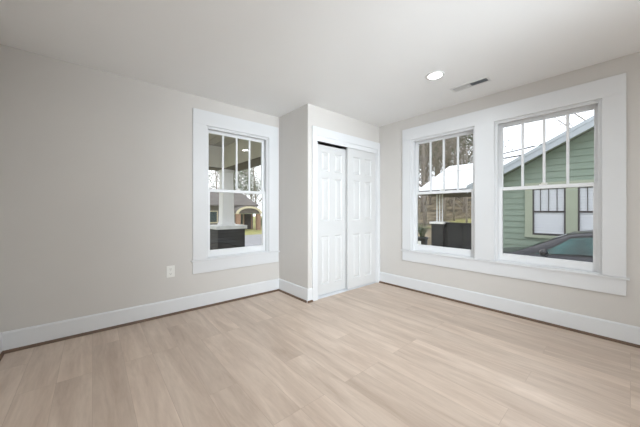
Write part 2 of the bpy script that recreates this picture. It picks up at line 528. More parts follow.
# ------------------------------------------------------------------ windows
# Local frame: u = along the wall to the right seen from inside, d = depth outwards, z = up
def make_window(name, openings, casing_lo, casing_hi, place, label, mull=None):
    """openings: list of (lo, hi); casing spans casing_lo..casing_hi; place maps (u, d, z) to world"""
    z0, z1 = .56, 2.12
    root = None
    def P(mb): return mb.xf(lambda p: place(p.x, p.y, p.z))
    cas = MB()
    ct = .020
    zt = 2.288
    cas.box(casing_lo, -ct, z1, casing_hi, 0, zt)                       # head casing
    edges = [casing_lo] + [v for o in openings for v in o] + [casing_hi]
    for i in range(0, len(edges), 2):
        cas.box(edges[i], -ct - (.004 if 0 < i < len(edges) - 2 else 0), z0, edges[i + 1], 0, z1)
    cas.box(casing_lo, -ct + .002, .405, casing_hi, 0, .543)            # apron
    root = struct(obj(name, P(cas), 'trim', bevel=.002), label, 'window')
    st = MB().box(casing_lo - .018, -ct - .011, .542, casing_hi + .018, 0, .558)
    for lo, hi in openings:
        st.box(lo, 0.0005, .535, hi, .043, .566)
    s_ = obj('window_stool', P(st), 'trim', root, bevel=.002)
    for lo, hi in openings:
        j = MB()
        jt = .012
        j.box(lo, 0, z0, lo + jt, T, z1)
        j.box(hi - jt, 0, z0, hi, T, z1)
        j.box(lo + jt, 0, z1 - jt, hi - jt, T, z1)
        j.box(lo + jt, .043, z0, hi - jt, T + .03, z0 + jt)
        # parting stops
        j.box(lo + jt, .008, z0 + .006, lo + jt + .014, .043, z1 - jt)
        j.box(hi - jt - .014, .008, z0 + .006, hi - jt, .043, z1 - jt)
        j.box(lo + jt + .014, .008, z1 - jt - .014, hi - jt - .014, .043, z1 - jt)
        obj('window_jamb', P(j), 'trim', root)
        a, b = lo + jt + .002, hi - jt - .002
        # lower sash (room side)
        ls = MB(); s0, s1 = .045, .077
        zb, zm = z0 + jt + .001, 1.385
        ls.box(a, s0, zb, a + .046, s1, zm); ls.box(b - .046, s0, zb, b, s1, zm)
        ls.box(a + .046, s0, zb, b - .046, s1, zb + .075); ls.box(a + .046, s0, zm - .036, b - .046, s1, zm)
        lo_s = obj('lower_sash', P(ls), 'vinyl', root, bevel=.0025)
        g = MB().box(a + .04, .060, zb + .06, b - .04, .063, zm - .03)
        obj('glass_pane', P(g), 'glass', lo_s)
        lk = MB()
        mid = (a + b) / 2
        lk.box(mid - .030, s0 - .004, zm, mid + .030, s1 - .004, zm + .010)
        lk.lathe([(0, 0), (.017, 0), (.017, .014), (.012, .020), (0, .020)], 16, 'Z', mid, (s0 + s1) / 2 - .004, zm + .008)
        lk.box(mid - .004, s0 - .012, zm + .012, mid + .034, s0 + .006, zm + .020)
        obj('sash_lock', P(lk), 'plastic', lo_s, bevel=.001)
        # upper sash (outer side), four lites over one
        us = MB(); s0, s1 = .082, .114
        zl, zh = 1.350, z1 - jt - .001
        us.box(a, s0, zl, a + .042, s1, zh); us.box(b - .042, s0, zl, b, s1, zh)
        us.box(a + .042, s0, zh - .042, b - .042, s1, zh); us.box(a + .042, s0, zl, b - .042, s1, zl + .034)
        up = obj('upper_sash', P(us), 'vinyl', root, bevel=.0025)
        g = MB().box(a + .036, .097, zl + .028, b - .036, .100, zh - .036)
        obj('glass_pane', P(g), 'glass', up)
        for k in (1, 2, 3):
            uu = a + .042 + (b - a - .084) * k / 4
            mn = MB().box(uu - .011, s0 + .004, zl + .03, uu + .011, s1 - .004, zh - .04)
            obj('muntin', P(mn), 'vinyl', up, bevel=.003)
    # outside trim
    ex = MB()
    for lo, hi in openings:
        ex.box(lo - .09, T, z0 - .05, lo, T + .022, z1 + .1); ex.box(hi, T, z0 - .05, hi + .09, T + .022, z1 + .1)
        ex.box(lo, T, z1, hi, T + .022, z1 + .1); ex.box(lo - .0, T, z0 - .05, hi + .0, T + .03, z0 - .001)
    obj('outside_trim', P(ex), 'trim', root)
    return root

make_window('window_1', [(WA[0], WA[1])], .862, 1.985, lambda u, d, z: (u, YF + d, z), 'white cased single sash window, four lites over one, by the closet')
# right wall: u runs to lower y
make_window('window_2', [(-WB1[1], -WB1[0]), (-WB2[1], -WB2[0])], -2.152, -.022, lambda u, d, z: (XR + d, -u, z),
            'wide white cased pair of sash windows on the right wall')

# ------------------------------------------------------------------ closet casing, track and doors
cz = 2.178
k = MB()
k.box(2.070, CY - .020, 0, CO[0] - .0, CY, cz)
k.box(CO[1], CY - .020, 0, XR - .001, CY, cz)
k.box(CO[0], CY - .020, 2.070, CO[1], CY, cz)
t1 = struct(obj('trim_1', k, 'trim', bevel=.002), 'white casing around the closet opening', 'door casing')
jb = MB()
jb.box(CO[0], CY, 0, CO[0] + .014, CY + WT, CO[3]); jb.box(CO[1] - .014, CY, 0, CO[1], CY + WT, CO[3])
jb.box(CO[0], CY + .085, CO[3] - .014, CO[1], CY + WT, CO[3])
obj('closet_jamb', jb, 'trim', t1)
va = MB()
va.box(CO[0] + .002, CY - .012, 2.006, CO[1], CY - .002, 2.070)
va.box(CO[0] + .014, CY - .002, 2.030, CO[1] - .014, CY + .085, 2.045)
obj('track_valance', va, 'trim', t1, bevel=.002)
tr = MB()
tr.box(CO[0] + .004, CY - .004, 0.001, CO[1] - .014, CY + .075, .006)
for yy in (CY + .004, CY + .034, CY + .066):
    tr.box(CO[0] + .014, yy, .006, CO[1] - .014, yy + .003, .012)
struct(obj('trim_2', tr, 'track'), 'pale floor track of the closet sliding doors', 'door track')

def six_panel(name, x0, x1, y, label, z0=.020, z1=2.018):
    """sliding slab door, front face at y, six raised panels moulded in"""
    th = .030
    wdt = x1 - x0
    st, cs = .105, .095
    pw = (wdt - 2 * st - cs) / 2
    cols = [(x0 + st, x0 + st + pw), (x1 - st - pw, x1 - st)]
    rows = [(.150, .790), (.985, 1.555), (1.645, 1.895)]
    xs = sorted({x0, x1, *[v for c_ in cols for v in c_]}); zs = sorted({z0, z1, *[v for r_ in rows for v in r_]})
    mb = MB()
    def quad(a, b, c_, d): mb.add([a, b, c_, d], [(0, 1, 2, 3)])
    for i in range(len(xs) - 1):
        for j in range(len(zs) - 1):
            xa, xb, za, zb = xs[i], xs[i + 1], zs[j], zs[j + 1]
            if (xa, xb) in cols and (za, zb) in rows:
                rings = [(0, 0), (.004, .006), (.014, .013), (.020, .013), (.048, .003), (.050, .003)]
                for (i0, d0), (i1, d1) in zip(rings[:-1], rings[1:]):
                    A = [(xa + i0, y + d0, za + i0), (xb - i0, y + d0, za + i0), (xb - i0, y + d0, zb - i0), (xa + i0, y + d0, zb - i0)]
                    B = [(xa + i1, y + d1, za + i1), (xb - i1, y + d1, za + i1), (xb - i1, y + d1, zb - i1), (xa + i1, y + d1, zb - i1)]
                    for q in range(4):
                        quad(A[q], A[(q + 1) % 4], B[(q + 1) % 4], B[q])
                quad(*B)
            else:
                quad((xa, y, za), (xb, y, za), (xb, y, zb), (xa, y, zb))
    yb = y + th
    quad((x0, yb, z0), (x0, yb, z1), (x1, yb, z1), (x1, yb, z0))
    quad((x0, y, z0), (x0, yb, z0), (x1, yb, z0), (x1, y, z0)); quad((x0, y, z1), (x1, y, z1), (x1, yb, z1), (x0, yb, z1))
    quad((x0, y, z0), (x0, y, z1), (x0, yb, z1), (x0, yb, z0)); quad((x1, y, z0), (x1, yb, z0), (x1, yb, z1), (x1, y, z1))
    me = obj(name, mb, 'door')
    import bmesh
    bm = bmesh.new(); bm.from_mesh(me.data); bmesh.ops.remove_doubles(bm, verts=bm.verts, dist=1e-5)
    bmesh.ops.recalc_face_normals(bm, faces=bm.faces); bm.to_mesh(me.data); bm.free()
    return struct(me, label, 'door')
six_panel('door_1', CO[0] + .016, 2.760, CY + .052, 'left white six panel sliding closet door, set on the rear track', z1=1.985)
six_panel('door_2', 2.722, CO[1] - .016, CY + .004, 'right white six panel sliding closet door, in front beside the corner', z1=2.012)

# ------------------------------------------------------------------ ceiling lamp, vent, outlet
def recessed(x, y, label, k=1.0):
    r_ = empty('recessed_light', (x, y, ROOM_H))
    tag(r_, label, 'ceiling light')
    ring = MB().lathe([(.064, -.001), (.064, -.006), (.070, -.008), (.084, -.004), (.086, 0), (.064, 0)], 40)
    obj('trim_ring', ring, 'metal_white', r_)
    lens = MB().lathe([(0, -.0055), (.05, -.0055), (.065, -.004), (.065, -.001), (0, -.001)], 40)
    obj('lens', lens, 'lamp', r_)
    ld = bpy.data.lights.new('recessed_lamp', 'AREA')
    ld.shape = 'DISK'; ld.size = .13; ld.energy = LAMP_W * k; ld.color = (.86, .94, 1.0); ld.spread = R(170)
    lo = bpy.data.objects.new('lamp_light', ld)
    COL.objects.link(lo); lo.parent = r_; lo.location = (0, 0, -.012)
    return r_
recessed(2.53, 1.235, 'round white recessed ceiling light glowing near the paired windows', .4)
recessed(.35, 1.235, 'added round white recessed ceiling light, out of view above the left of the room')  # second light, added out of view to brighten the room

vt = empty('air_vent', (2.992, 1.088, ROOM_H))
tag(vt, 'white rectangular louvred air vent in the ceiling', 'air vent')
fr = MB()
hx, hy, ix, iy = .062, .182, .040, .160
fr.box(-hx, -hy, -.006, hx, -iy, 0); fr.box(-hx, iy, -.006, hx, hy, 0)
fr.box(-hx, -iy, -.006, -ix, iy, 0); fr.box(ix, -iy, -.006, hx, iy, 0)
fr.box(-ix, -.005, -.006, ix, .005, -.0005)
obj('frame', fr, 'metal_white', vt, bevel=.0015)
obj('duct_opening', MB().box(-ix, -iy, -.002, ix, iy, -.0005), 'duct', vt)
for bank in (-1, 1):
    for i in range(12):
        yc = bank * (.014 + i * .0125)
        sl = MB(); a = -bank * R(38)
        dy, dz = math.sin(a) * .0052, math.cos(a) * .0052
        sl.add([(-ix, yc - dy, -.0115 + .0052 - dz), (ix, yc - dy, -.0115 + .0052 - dz), (ix, yc + dy, -.0115 + .0052 + dz), (-ix, yc + dy, -.0115 + .0052 + dz),
                (-ix, yc - dy + .0012, -.0115 + .0052 - dz), (ix, yc - dy + .0012, -.0115 + .0052 - dz), (ix, yc + dy + .0012, -.0115 + .0052 + dz), (-ix, yc + dy + .0012, -.0115 + .0052 + dz)],
               [(0, 1, 2, 3), (7, 6, 5, 4), (0, 4, 5, 1), (3, 2, 6, 7), (0, 3, 7, 4), (1, 5, 6, 2)])
        obj('louvre', sl, 'metal_white', vt)

ol = empty('wall_outlet', (.641, YF, .467))
tag(ol, 'white double power outlet low on the wall left of the narrow window', 'outlet')
obj('cover_plate', MB().box(-.040, -.006, -.062, .040, 0, .062), 'plastic', ol, bevel=.003)
for zz in (.0255, -.0255):
    rc = MB()
    n = 20
    poly = []
    for i in range(n):
        t = 2 * math.pi * i / n
        poly.append((max(-.0165, min(.0165, .0195 * math.cos(t))), zz + max(-.0145, min(.0145, .0195 * math.sin(t)))))
    rc.prism(poly, -.0085, -.006, 'Y')
    r_ = obj('receptacle', rc, 'plastic', ol)
    sl = MB().box(-.0085, -.0092, zz - .001, -.0060, -.0085, zz + .009).box(.0060, -.0092, zz - .001, .0085, -.0085, zz + .007)
    sl.lathe([(0, -.0007), (.0028, -.0007), (.0028, 0), (0, 0)], 10, 'Y', 0, -.0085, zz - .008)
    obj('slot', sl, 'slot', r_)
obj('screw', MB().lathe([(0, -.0015), (.003, -.001), (.0035, 0)], 12, 'Y', 0, -.006, 0), 'metal_white', ol)

# ================================================================== OUTSIDE
def gh(x, y):
    z = -.75
    if y > 4: z -= .40 * min(1, (y - 4) / 7)
    if x > 14: z += .10 * (min(x, 27) - 14) * min(1, max(0, (26 - y) / 6 + 0))
    if x > 27: z += .27 * (min(x, 60) - 27) * min(1, max(0, (30 - y) / 8))
    return z
gm = MB()
NX, NY = 90, 90
gx0, gx1, gy0, gy1 = -60, 90, -50, 90
vs = []
for j in range(NY + 1):
    for i in range(NX + 1):
        x = gx0 + (gx1 - gx0) * i / NX; y = gy0 + (gy1 - gy0) * j / NY
        vs.append((x, y, gh(x, y)))
gm.add(vs, [(j * (NX + 1) + i, j * (NX + 1) + i + 1, (j + 1) * (NX + 1) + i + 1, (j + 1) * (NX + 1) + i) for j in range(NY) for i in range(NX)], True)
# lawn gives way to leaf litter on the wooded slope, by position
gmat = M['grass']
nt = gmat.node_tree
b = nt.nodes['Principled BSDF']
old = b.inputs['Base Color'].links[0].from_socket
tcg = nt.nodes.new('ShaderNodeTexCoord'); spg = nt.nodes.new('ShaderNodeSeparateXYZ')
nt.links.new(tcg.outputs['Object'], spg.inputs[0])
mr = nt.nodes.new('ShaderNodeMapRange'); mr.inputs['From Min'].default_value = 11; mr.inputs['From Max'].default_value = 14
nt.links.new(spg.outputs['X'], mr.inputs['Value'])
mxg = nt.nodes.new('ShaderNodeMix'); mxg.data_type = 'RGBA'
n3 = nt.nodes.new('ShaderNodeTexNoise'); n3.inputs['Scale'].default_value = .9; n3.inputs['Detail'].default_value = 8
nt.links.new(tcg.outputs['Object'], n3.inputs['Vector'])
r3 = nt.nodes.new('ShaderNodeValToRGB')
r3.color_ramp.elements[0].position = .35; r3.color_ramp.elements[0].color = lin((80, 74, 62))
r3.color_ramp.elements[1].position = .65; r3.color_ramp.elements[1].color = lin((146, 134, 112))
nt.links.new(n3.outputs['Fac'], r3.inputs['Fac'])
mr2 = nt.nodes.new('ShaderNodeMapRange'); mr2.inputs['From Min'].default_value = 2.0; mr2.inputs['From Max'].default_value = 3.2
ab1 = nt.nodes.new('ShaderNodeMath'); ab1.operation = 'SUBTRACT'; ab1.inputs[1].default_value = 24.5
ab2 = nt.nodes.new('ShaderNodeMath'); ab2.operation = 'ABSOLUTE'
ab3 = nt.nodes.new('ShaderNodeMath'); ab3.operation = 'MULTIPLY'
yr_ = nt.nodes.new('ShaderNodeMapRange'); yr_.inputs['From Min'].default_value = 60; yr_.inputs['From Max'].default_value = 59
ab4 = nt.nodes.new('ShaderNodeMath'); ab4.operation = 'MULTIPLY'
nt.links.new(spg.outputs['X'], ab1.inputs[0]); nt.links.new(ab1.outputs[0], ab2.inputs[0]); nt.links.new(ab2.outputs[0], mr2.inputs['Value'])
nt.links.new(mr.outputs[0], ab3.inputs[0]); nt.links.new(mr2.outputs[0], ab3.inputs[1])
nt.links.new(spg.outputs['Y'], yr_.inputs['Value']); nt.links.new(ab3.outputs[0], ab4.inputs[0]); nt.links.new(yr_.outputs[0], ab4.inputs[1])
# the lawn strip ends where the wood comes down to the neighbour's porch
yr2 = nt.nodes.new('ShaderNodeMapRange'); yr2.inputs['From Min'].default_value = 10.6; yr2.inputs['From Max'].default_value = 11.8
xs2 = nt.nodes.new('ShaderNodeMapRange'); xs2.inputs['From Min'].default_value = 16; xs2.inputs['From Max'].default_value = 18
xy2 = nt.nodes.new('ShaderNodeMath'); xy2.operation = 'MULTIPLY'
mxx = nt.nodes.new('ShaderNodeMath'); mxx.operation = 'MAXIMUM'
nt.links.new(spg.outputs['Y'], yr2.inputs['Value']); nt.links.new(spg.outputs['X'], xs2.inputs['Value'])
nt.links.new(yr2.outputs[0], xy2.inputs[0]); nt.links.new(xs2.outputs[0], xy2.inputs[1])
nt.links.new(ab4.outputs[0], mxx.inputs[0]); nt.links.new(xy2.outputs[0], mxx.inputs[1])
far = nt.nodes.new('ShaderNodeMapRange'); far.inputs['From Min'].default_value = 24; far.inputs['From Max'].default_value = 22
fm = nt.nodes.new('ShaderNodeMath'); fm.operation = 'MULTIPLY'
nt.links.new(spg.outputs['Y'], far.inputs['Value'])
nt.links.new(mxx.outputs[0], fm.inputs[0]); nt.links.new(far.outputs[0], fm.inputs[1])
nt.links.new(fm.outputs[0], mxg.inputs['Factor'])
nt.links.new(old, mxg.inputs['A']); nt.links.new(r3.outputs['Color'], mxg.inputs['B'])
nt.links.new(mxg.outputs['Result'], b.inputs['Base Color'])
struct(obj('ground', gm, 'grass'), 'winter lawn rising to a brown wooded slope outside', 'ground')

# street in front, beyond the porch
rd = MB().box(-50, 13.5, -1.30, 60, 22.5, -1.125)
struct(obj('road', rd, 'asphalt'), 'grey street seen through the narrow window', 'road')
dr = MB().box(5.0, -14, -.9, 9.0, 3.6, -.735)
struct(obj('driveway', dr, 'concrete'), 'concrete driveway beneath the parked car', 'driveway')
fd = MB().box(XL - T, YB - T, -.75, XR + T, YF + T, -.12)
struct(obj('foundation_wall', fd, 'concrete'), 'concrete foundation of the house', 'foundation')

# ---- own front porch
pf = MB().box(-5, YF + T + .001, -.75, 2.62, 5.95, -.16)
pf.box(-5, 5.9, -1.2, 2.62, 5.95, -.75)
struct(obj('floor_porch', pf, 'concrete'), 'concrete porch slab outside the narrow window', 'porch floor')
pc = MB()
nb = 40
pc.box(-5, YF + T + .001, 2.44, 2.60, 6.0, 2.50)
for i in range(nb):
    x = -5 + i * .185
    pc.box(x + .006, YF + T + .01, 2.432, x + .179, 5.47, 2.44)
struct(obj('ceiling_porch', pc, 'porch_paint'), 'grey boarded ceiling over the porch', 'porch ceiling')
bmn = MB()
bmn.box(-5, 5.47, 2.00, 2.45, 5.85, 2.44)
bmn.box(2.07, YF + T + .001, 2.00, 2.45, 5.47, 2.44)
bo = struct(obj('porch_beam', bmn, 'beam', bevel=.004), 'pale boxed beam carrying the porch roof', 'beam')
obj('soffit_board', MB().box(-5, 5.475, 1.985, 2.445, 5.845, 1.999).box(2.075, YF + T + .01, 1.985, 2.445, 5.475, 1.999), 'beam_dark', bo)
pr = MB().prism([(-5.4, 2.50), (3.0, 2.50), (3.0, 2.62), (-1.2, 4.0), (-5.4, 2.62)], YF - .5, 6.3, 'Y')
struct(obj('roof_porch', pr, 'shingle'), 'roof over the porch', 'roof')

px_, py_ = 2.175, 5.615
pi = empty('porch_pier', (px_, py_, -.16))
tag(pi, 'black painted brick porch pier with a thick pale stone cap', 'porch pier')
obj('brick_shaft', MB().box(-.285, -.285, 0, .285, .285, .90), 'black_brick', pi)
obj('stone_cap', MB().box(-.325, -.325, .90, .325, .325, .97), 'stone', pi, bevel=.008)
co = empty('porch_column', (px_, py_ , .81))
tag(co, 'white tapered square porch column standing on the black brick pier', 'column')
obj('shaft', MB().frustum(0, 0, .05, .25, 1.12, .21), 'column', co, bevel=.004)
obj('base_block', MB().box(-.14, -.14, 0, .14, .14, .05), 'column', co, bevel=.004)
obj('capital', MB().box(-.125, -.125, 1.11, .125, .125, 1.175), 'column', co, bevel=.004)

# ---- house across the street
nh = empty('neighbour_house', (0, 30, -1.15))
tag(nh, 'low grey house with brown roof and arched brick portico across the street', 'house')
obj('wall', MB().box(-2, 0, 0, 14.9, 9, 2.75), 'grey_siding', nh)
rf = MB().prism([(-.9, 2.70), (-.9, 2.86), (4.5, 4.75), (9.9, 2.86), (9.9, 2.70)], -2.5, 15.2, 'X')
obj('roof', rf, 'shingle', nh)
for wx in (7.6, 10.0):
    fo = obj('window', MB().box(wx - .62, -.05, .85, wx + .62, .02, 2.2).xf(lambda p: p), 'cream', nh)
    obj('pane', MB().box(wx - .52, -.07, .95, wx + .52, -.05, 2.1), 'dark_glass', fo)
# arched portico; centre x
ax = 13.35
arch = []
Rw, zc = 1.30, 1.85
for sx in (-1, 1):
    obj('portico_pier', MB().box(ax + sx * 1.22 - .22, -2.2, 0, ax + sx * 1.22 + .22, -1.8, zc), 'red_brick', nh)
ar = MB()
n = 16
outer = [(ax + (Rw + .25) * math.cos(math.pi * i / n), zc + .86 * math.sin(math.pi * i / n)) for i in range(n + 1)]
inner = [(ax + (Rw - .02) * math.cos(math.pi * i / n), zc + .64 * math.sin(math.pi * i / n)) for i in range(n + 1)]
for i in range(n):
    q = [outer[i], outer[i + 1], inner[i + 1], inner[i]]
    ar.prism(q, -2.35, .3, 'Y')
obj('arch_band', ar, 'cream', nh)
obj('arch_infill', MB().prism(inner, -2.15, -2.08, 'Y'), 'mint', nh)
obj('portico_roof', MB().prism([(a_, b_ + .05) for a_, b_ in outer], -2.2, 2.4, 'Y'), 'shingle', nh)
obj('entry_wall', MB().box(ax - 1.4, -.12, 0, ax + 1.4, 0, 2.4), 'red_brick', nh)
dg = obj('entry_window', MB().box(ax - .95, -.18, .5, ax + .25, -.12, 1.9), 'cream', nh)
obj('pane', MB().box(ax - .85, -.20, .6, ax + .15, -.18, 1.8), 'dark_glass', dg)
obj('entry_door', MB().box(ax + .4, -.17, 0, ax + 1.2, -.12, 1.9), 'dark_frame', nh)

# ---- green house beside the driveway
GX = 9.5
gz = -.75
gy_lo, gy_hi = -6.2, 3.15
ridge_y, eave_z, pitch = -1.52, 1.82, .52
gr = empty('green_house', (GX, 0, gz))
tag(gr, 'sage green clapboard house with a grey raked gable beside the driveway', 'house')
def rakez(y): return (eave_z - gz) + pitch * ((gy_hi - y) if y > ridge_y else (y - gy_lo))
wallm = MB()
lap = .172
nrow = 32
for i in range(nrow):
    za = .35 + i * lap; zb = za + lap
    # a course is cut where it meets the rake
    def yr(z):
        return gy_hi if z <= rakez(gy_hi) else gy_hi - (z - rakez(gy_hi)) / pitch
    def yl(z):
        return gy_lo if z <= rakez(gy_lo) else gy_lo + (z - rakez(gy_lo)) / pitch
    if yl(za) >= yr(za): break
    A = (-.034, yl(za), za); Bq = (-.034, yr(za), za); C = (-.012, max(yr(zb), yl(zb)), zb); D = (-.012, min(yl(zb), yr(zb)), zb)
    A0 = (-.010, yl(za), za); B0 = (-.010, yr(za), za)
    wallm.add([A, Bq, C, D, A0, B0], [(0, 1, 2, 3), (4, 5, 1, 0)])
wallm.add([(0, gy_lo, 0), (0, gy_hi, 0), (0, gy_hi, rakez(gy_hi)), (0, ridge_y, rakez(ridge_y)), (0, gy_lo, rakez(gy_lo)),
           (11, gy_lo, 0), (11, gy_hi, 0), (11, gy_hi, rakez(gy_hi)), (11, ridge_y, rakez(ridge_y)), (11, gy_lo, rakez(gy_lo))],
          [(0, 1, 2, 3, 4), (9, 8, 7, 6, 5), (1, 6, 7, 2), (0, 4, 9, 5)])
obj('clapboard_wall', wallm, 'green_siding', gr)
obj('foundation', MB().box(-.05, gy_lo - .0, 0, 0.0, gy_hi, .36), 'concrete', gr)
obj('corner_board', MB().box(-.045, gy_hi - .12, .3, .0, gy_hi + .02, rakez(gy_hi) - .02), 'green_trim', gr)
rb = MB()
ovh = .42
def roofz(y): return rakez(y) + .02
def slab(mb, x0, x1, off0, off1, ext):
    yy = [gy_lo - ext, ridge_y, gy_hi + ext * .5]
    zz = [roofz(gy_lo) - pitch * ext, roofz(ridge_y), roofz(gy_hi) - pitch * ext * .5]
    poly = [(yy[i], zz[i] + off0) for i in range(3)] + [(yy[i], zz[i] + off1) for i in (2, 1, 0)]
    mb.prism(poly, x0, x1, 'X')
slab(rb, -ovh, 11.3, .05, .17, .45)
obj('roof', rb, 'shingle', gr)
fb = MB(); slab(fb, -ovh - .03, -ovh, -.06, .15, .47)
obj('rake_board', fb, 'gray_fascia', gr)
fb = MB(); slab(fb, -ovh - .045, -ovh - .03, .10, .19, .48)
obj('rake_edge_strip', fb, 'gray_fascia', gr)
sb = MB(); slab(sb, -ovh, 0, .0, .06, .44)
obj('soffit', sb, 'green_trim', gr)
def gwin(y0, y1, z0, z1, tl=.11, tr=.11):
    fo = MB(); tw = .15
    fo.box(-.085, y0 - tr, z0, 0, y0, z1 + tw); fo.box(-.085, y1, z0, 0, y1 + tl, z1 + tw)
    fo.box(-.085, y0, z1, 0, y1, z1 + tw); fo.box(-.105, y0 - tr, z0 - .08, 0, y1 + tl + .01, z0)
    o = obj('window', fo, 'green_trim', gr)
    sa = MB(); zm = (z0 + z1) / 2; x0, x1 = -.082, -.062; q = .035
    sa.box(x0, y0, z0, x1, y0 + q, z1); sa.box(x0, y1 - q, z0, x1, y1, z1)
    sa.box(x0, y0 + q, z0, x1, y1 - q, z0 + .045); sa.box(x0, y0 + q, z1 - q, x1, y1 - q, z1); sa.box(x0, y0 + q, zm - .022, x1, y1 - q, zm + .022)
    for k_ in (1, 2, 3):
        yy = y0 + (y1 - y0) * k_ / 4
        sa.box(x0 + .004, yy - .007, zm + .022, x1, yy + .007, z1 - q)
    obj('sash', sa, 'dark_frame', o)
    bl = MB().box(-.042, y0, z0, -.038, y1, z1)
    nsl = int((z1 - z0 - .05) / .075)
    for i in range(nsl):
        zz = z0 + .06 + i * .075
        bl.add([(-.060, y0 + .03, zz), (-.060, y1 - .03, zz), (-.043, y1 - .03, zz + .070), (-.043, y0 + .03, zz + .070)], [(0, 1, 2, 3)])
    obj('blind', bl, 'blind', o)
# first (left in view) and second windows
gwin(1.10, 1.795, .44 - gz, 1.74 - gz, tl=.17, tr=.1125)
gwin(.16, .875, .44 - gz, 1.74 - gz, tl=.1125)
gwin(-3.6, -2.9, .44 - gz, 1.74 - gz)

# ---- its front porch with the white roof
wr = empty('porch_roof', (9.2, 3.2, gz))
tag(wr, 'bright white metal porch roof sloping up beyond the green house corner', 'roof')
m_ = MB()
ez, rz_ = 1.87 - gz, 3.12 - gz
m_.add([(0, 0, ez), (0, 1.95, ez), (3.1, 2.15, rz_), (3.1, 0, rz_), (0, 0, ez - .04), (0, 1.95, ez - .04), (3.1, 2.15, rz_ - .04), (3.1, 0, rz_ - .04)],
       [(0, 1, 2, 3), (7, 6, 5, 4), (0, 4, 5, 1), (1, 5, 6, 2), (2, 6, 7, 3), (3, 7, 4, 0)])
for i in range(5):
    yy = .08 + i * .45
    m_.tube((0.0, yy, ez + .004), (3.1, yy + (.2 * yy / 1.95), rz_ + .004), .012, n=6)
obj('metal_sheet', m_, 'white_metal_roof', wr)
obj('grey_cross_line', MB().tube((2.15, 0, ez + (rz_ - ez) * .694 + .008), (2.15, 2.08, ez + (rz_ - ez) * .694 + .008), .016, n=6), 'gray_fascia', wr)  # thin grey line laid across the white sheet
obj('fascia', MB().box(-.02, -.02, ez - .16, .02, 1.97, ez - .04), 'dark_frame', wr)
obj('porch_soffit', MB().box(.02, 0, ez - .17, 3.1, 2.1, ez - .14), 'beam_dark', wr)
struct(obj('floor_neighbour_porch', MB().box(9.3, 3.2, -.9, 12.3, 5.3, -.27), 'concrete'), 'concrete slab of the white roofed porch', 'porch floor')

np_ = empty('brick_pier', (9.72, 4.57, -.27))
tag(np_, 'black brick pier with white cap beneath the slim white posts', 'pier')
obj('brick_shaft', MB().box(-.21, -.21, 0, .21, .21, .90), 'black_brick', np_)
obj('cap', MB().box(-.26, -.26, .90, .26, .26, .97), 'column', np_, bevel=.006)
for i, (dx, dy, lb) in enumerate(((.0, .10, 'leftmost'), (.0, .0, 'middle'), (.0, -.10, 'rightmost'))):
    p_ = tag(obj('porch_post', MB().lathe([(0, 0), (.035, 0), (.035, .03), (.024, .05), (.022, .98), (.035, 1.0), (.035, 1.022), (0, 1.022)], 14), 'white_post',
                 loc=(9.72 + dx, 4.57 + dy, .70)), lb + ' of the three slim white posts on the black brick pier', 'post', 'slim white posts on the brick pier')
rl = empty('porch_half_wall', (9.68, 3.78, -.27))
tag(rl, 'black boarded half wall running from the brick pier', 'half wall')
hw = MB().box(-.03, -.58, .06, .03, .58, .92)
for yy in (-.52, 0, .52): hw.box(-.05, yy - .05, .0, .05, yy + .05, .92)
hw.box(-.05, -.58, .05, .05, .58, .16); hw.box(-.05, -.58, .78, .05, .58, .88)
obj('panel', hw, 'black_panel', rl)
obj('top_rail', MB().box(-.08, -.58, .92, .08, .58, .96), 'black_panel', rl)

# potted plant left of the pier
pp = empty('potted_plant', (9.35, 5.05, -.27))
tag(pp, 'leafy green plant in a black pot left of the brick pier', 'potted plant')
obj('pot', MB().lathe([(0, 0), (.13, 0), (.16, .05), (.19, .34), (.21, .35), (.21, .40), (.18, .40), (.17, .34), (0, .34)], 28), 'pot', pp)
obj('soil', MB().lathe([(0, .36), (.172, .36), (.172, .35), (0, .35)], 20), 'soil', pp)
obj('pot_label', MB().box(-.215, -.05, .10, -.182, .05, .26), 'column', pp)['label'] = 'pale patch on the pot'
rnd = random.Random(5)
lv = MB(); stm = MB()
for i in range(46):
    a = rnd.uniform(0, 6.28); L_ = rnd.uniform(.25, .62); lean = rnd.uniform(.05, .55)
    p0 = Vector((.05 * math.cos(a), .05 * math.sin(a), .36))
    p1 = p0 + Vector((math.cos(a) * lean * L_ * .5, math.sin(a) * lean * L_ * .5, L_ * .6))
    p2 = p1 + Vector((math.cos(a) * lean * L_ * .8, math.sin(a) * lean * L_ * .8, L_ * .25))
    stm.path([p0, p1, p2], [.004, .003, .002], 4)
    for q in (p1, p2, (p1 + p2) / 2):
        for _ in range(2):
            b_ = rnd.uniform(0, 6.28)
            d = Vector((math.cos(b_), math.sin(b_), rnd.uniform(-.2, .5))).normalized(); sd = d.cross(Vector((0, 0, 1))).normalized()
            l2 = rnd.uniform(.07, .13)
            lv.add([q, q + d * l2 * .5 + sd * l2 * .25, q + d * l2, q + d * l2 * .5 - sd * l2 * .25], [(0, 1, 2, 3)])
obj('stem', stm, 'leaf_bush', pp); obj('leaves', lv, 'leaf_bush', pp)['kind'] = 'stuff'

# ---- parked car: nose towards +Y
car = empty('parked_car', (7.5, .35, -.735))
tag(car, 'dark grey parked car with teal tinted side windows on the driveway', 'car')
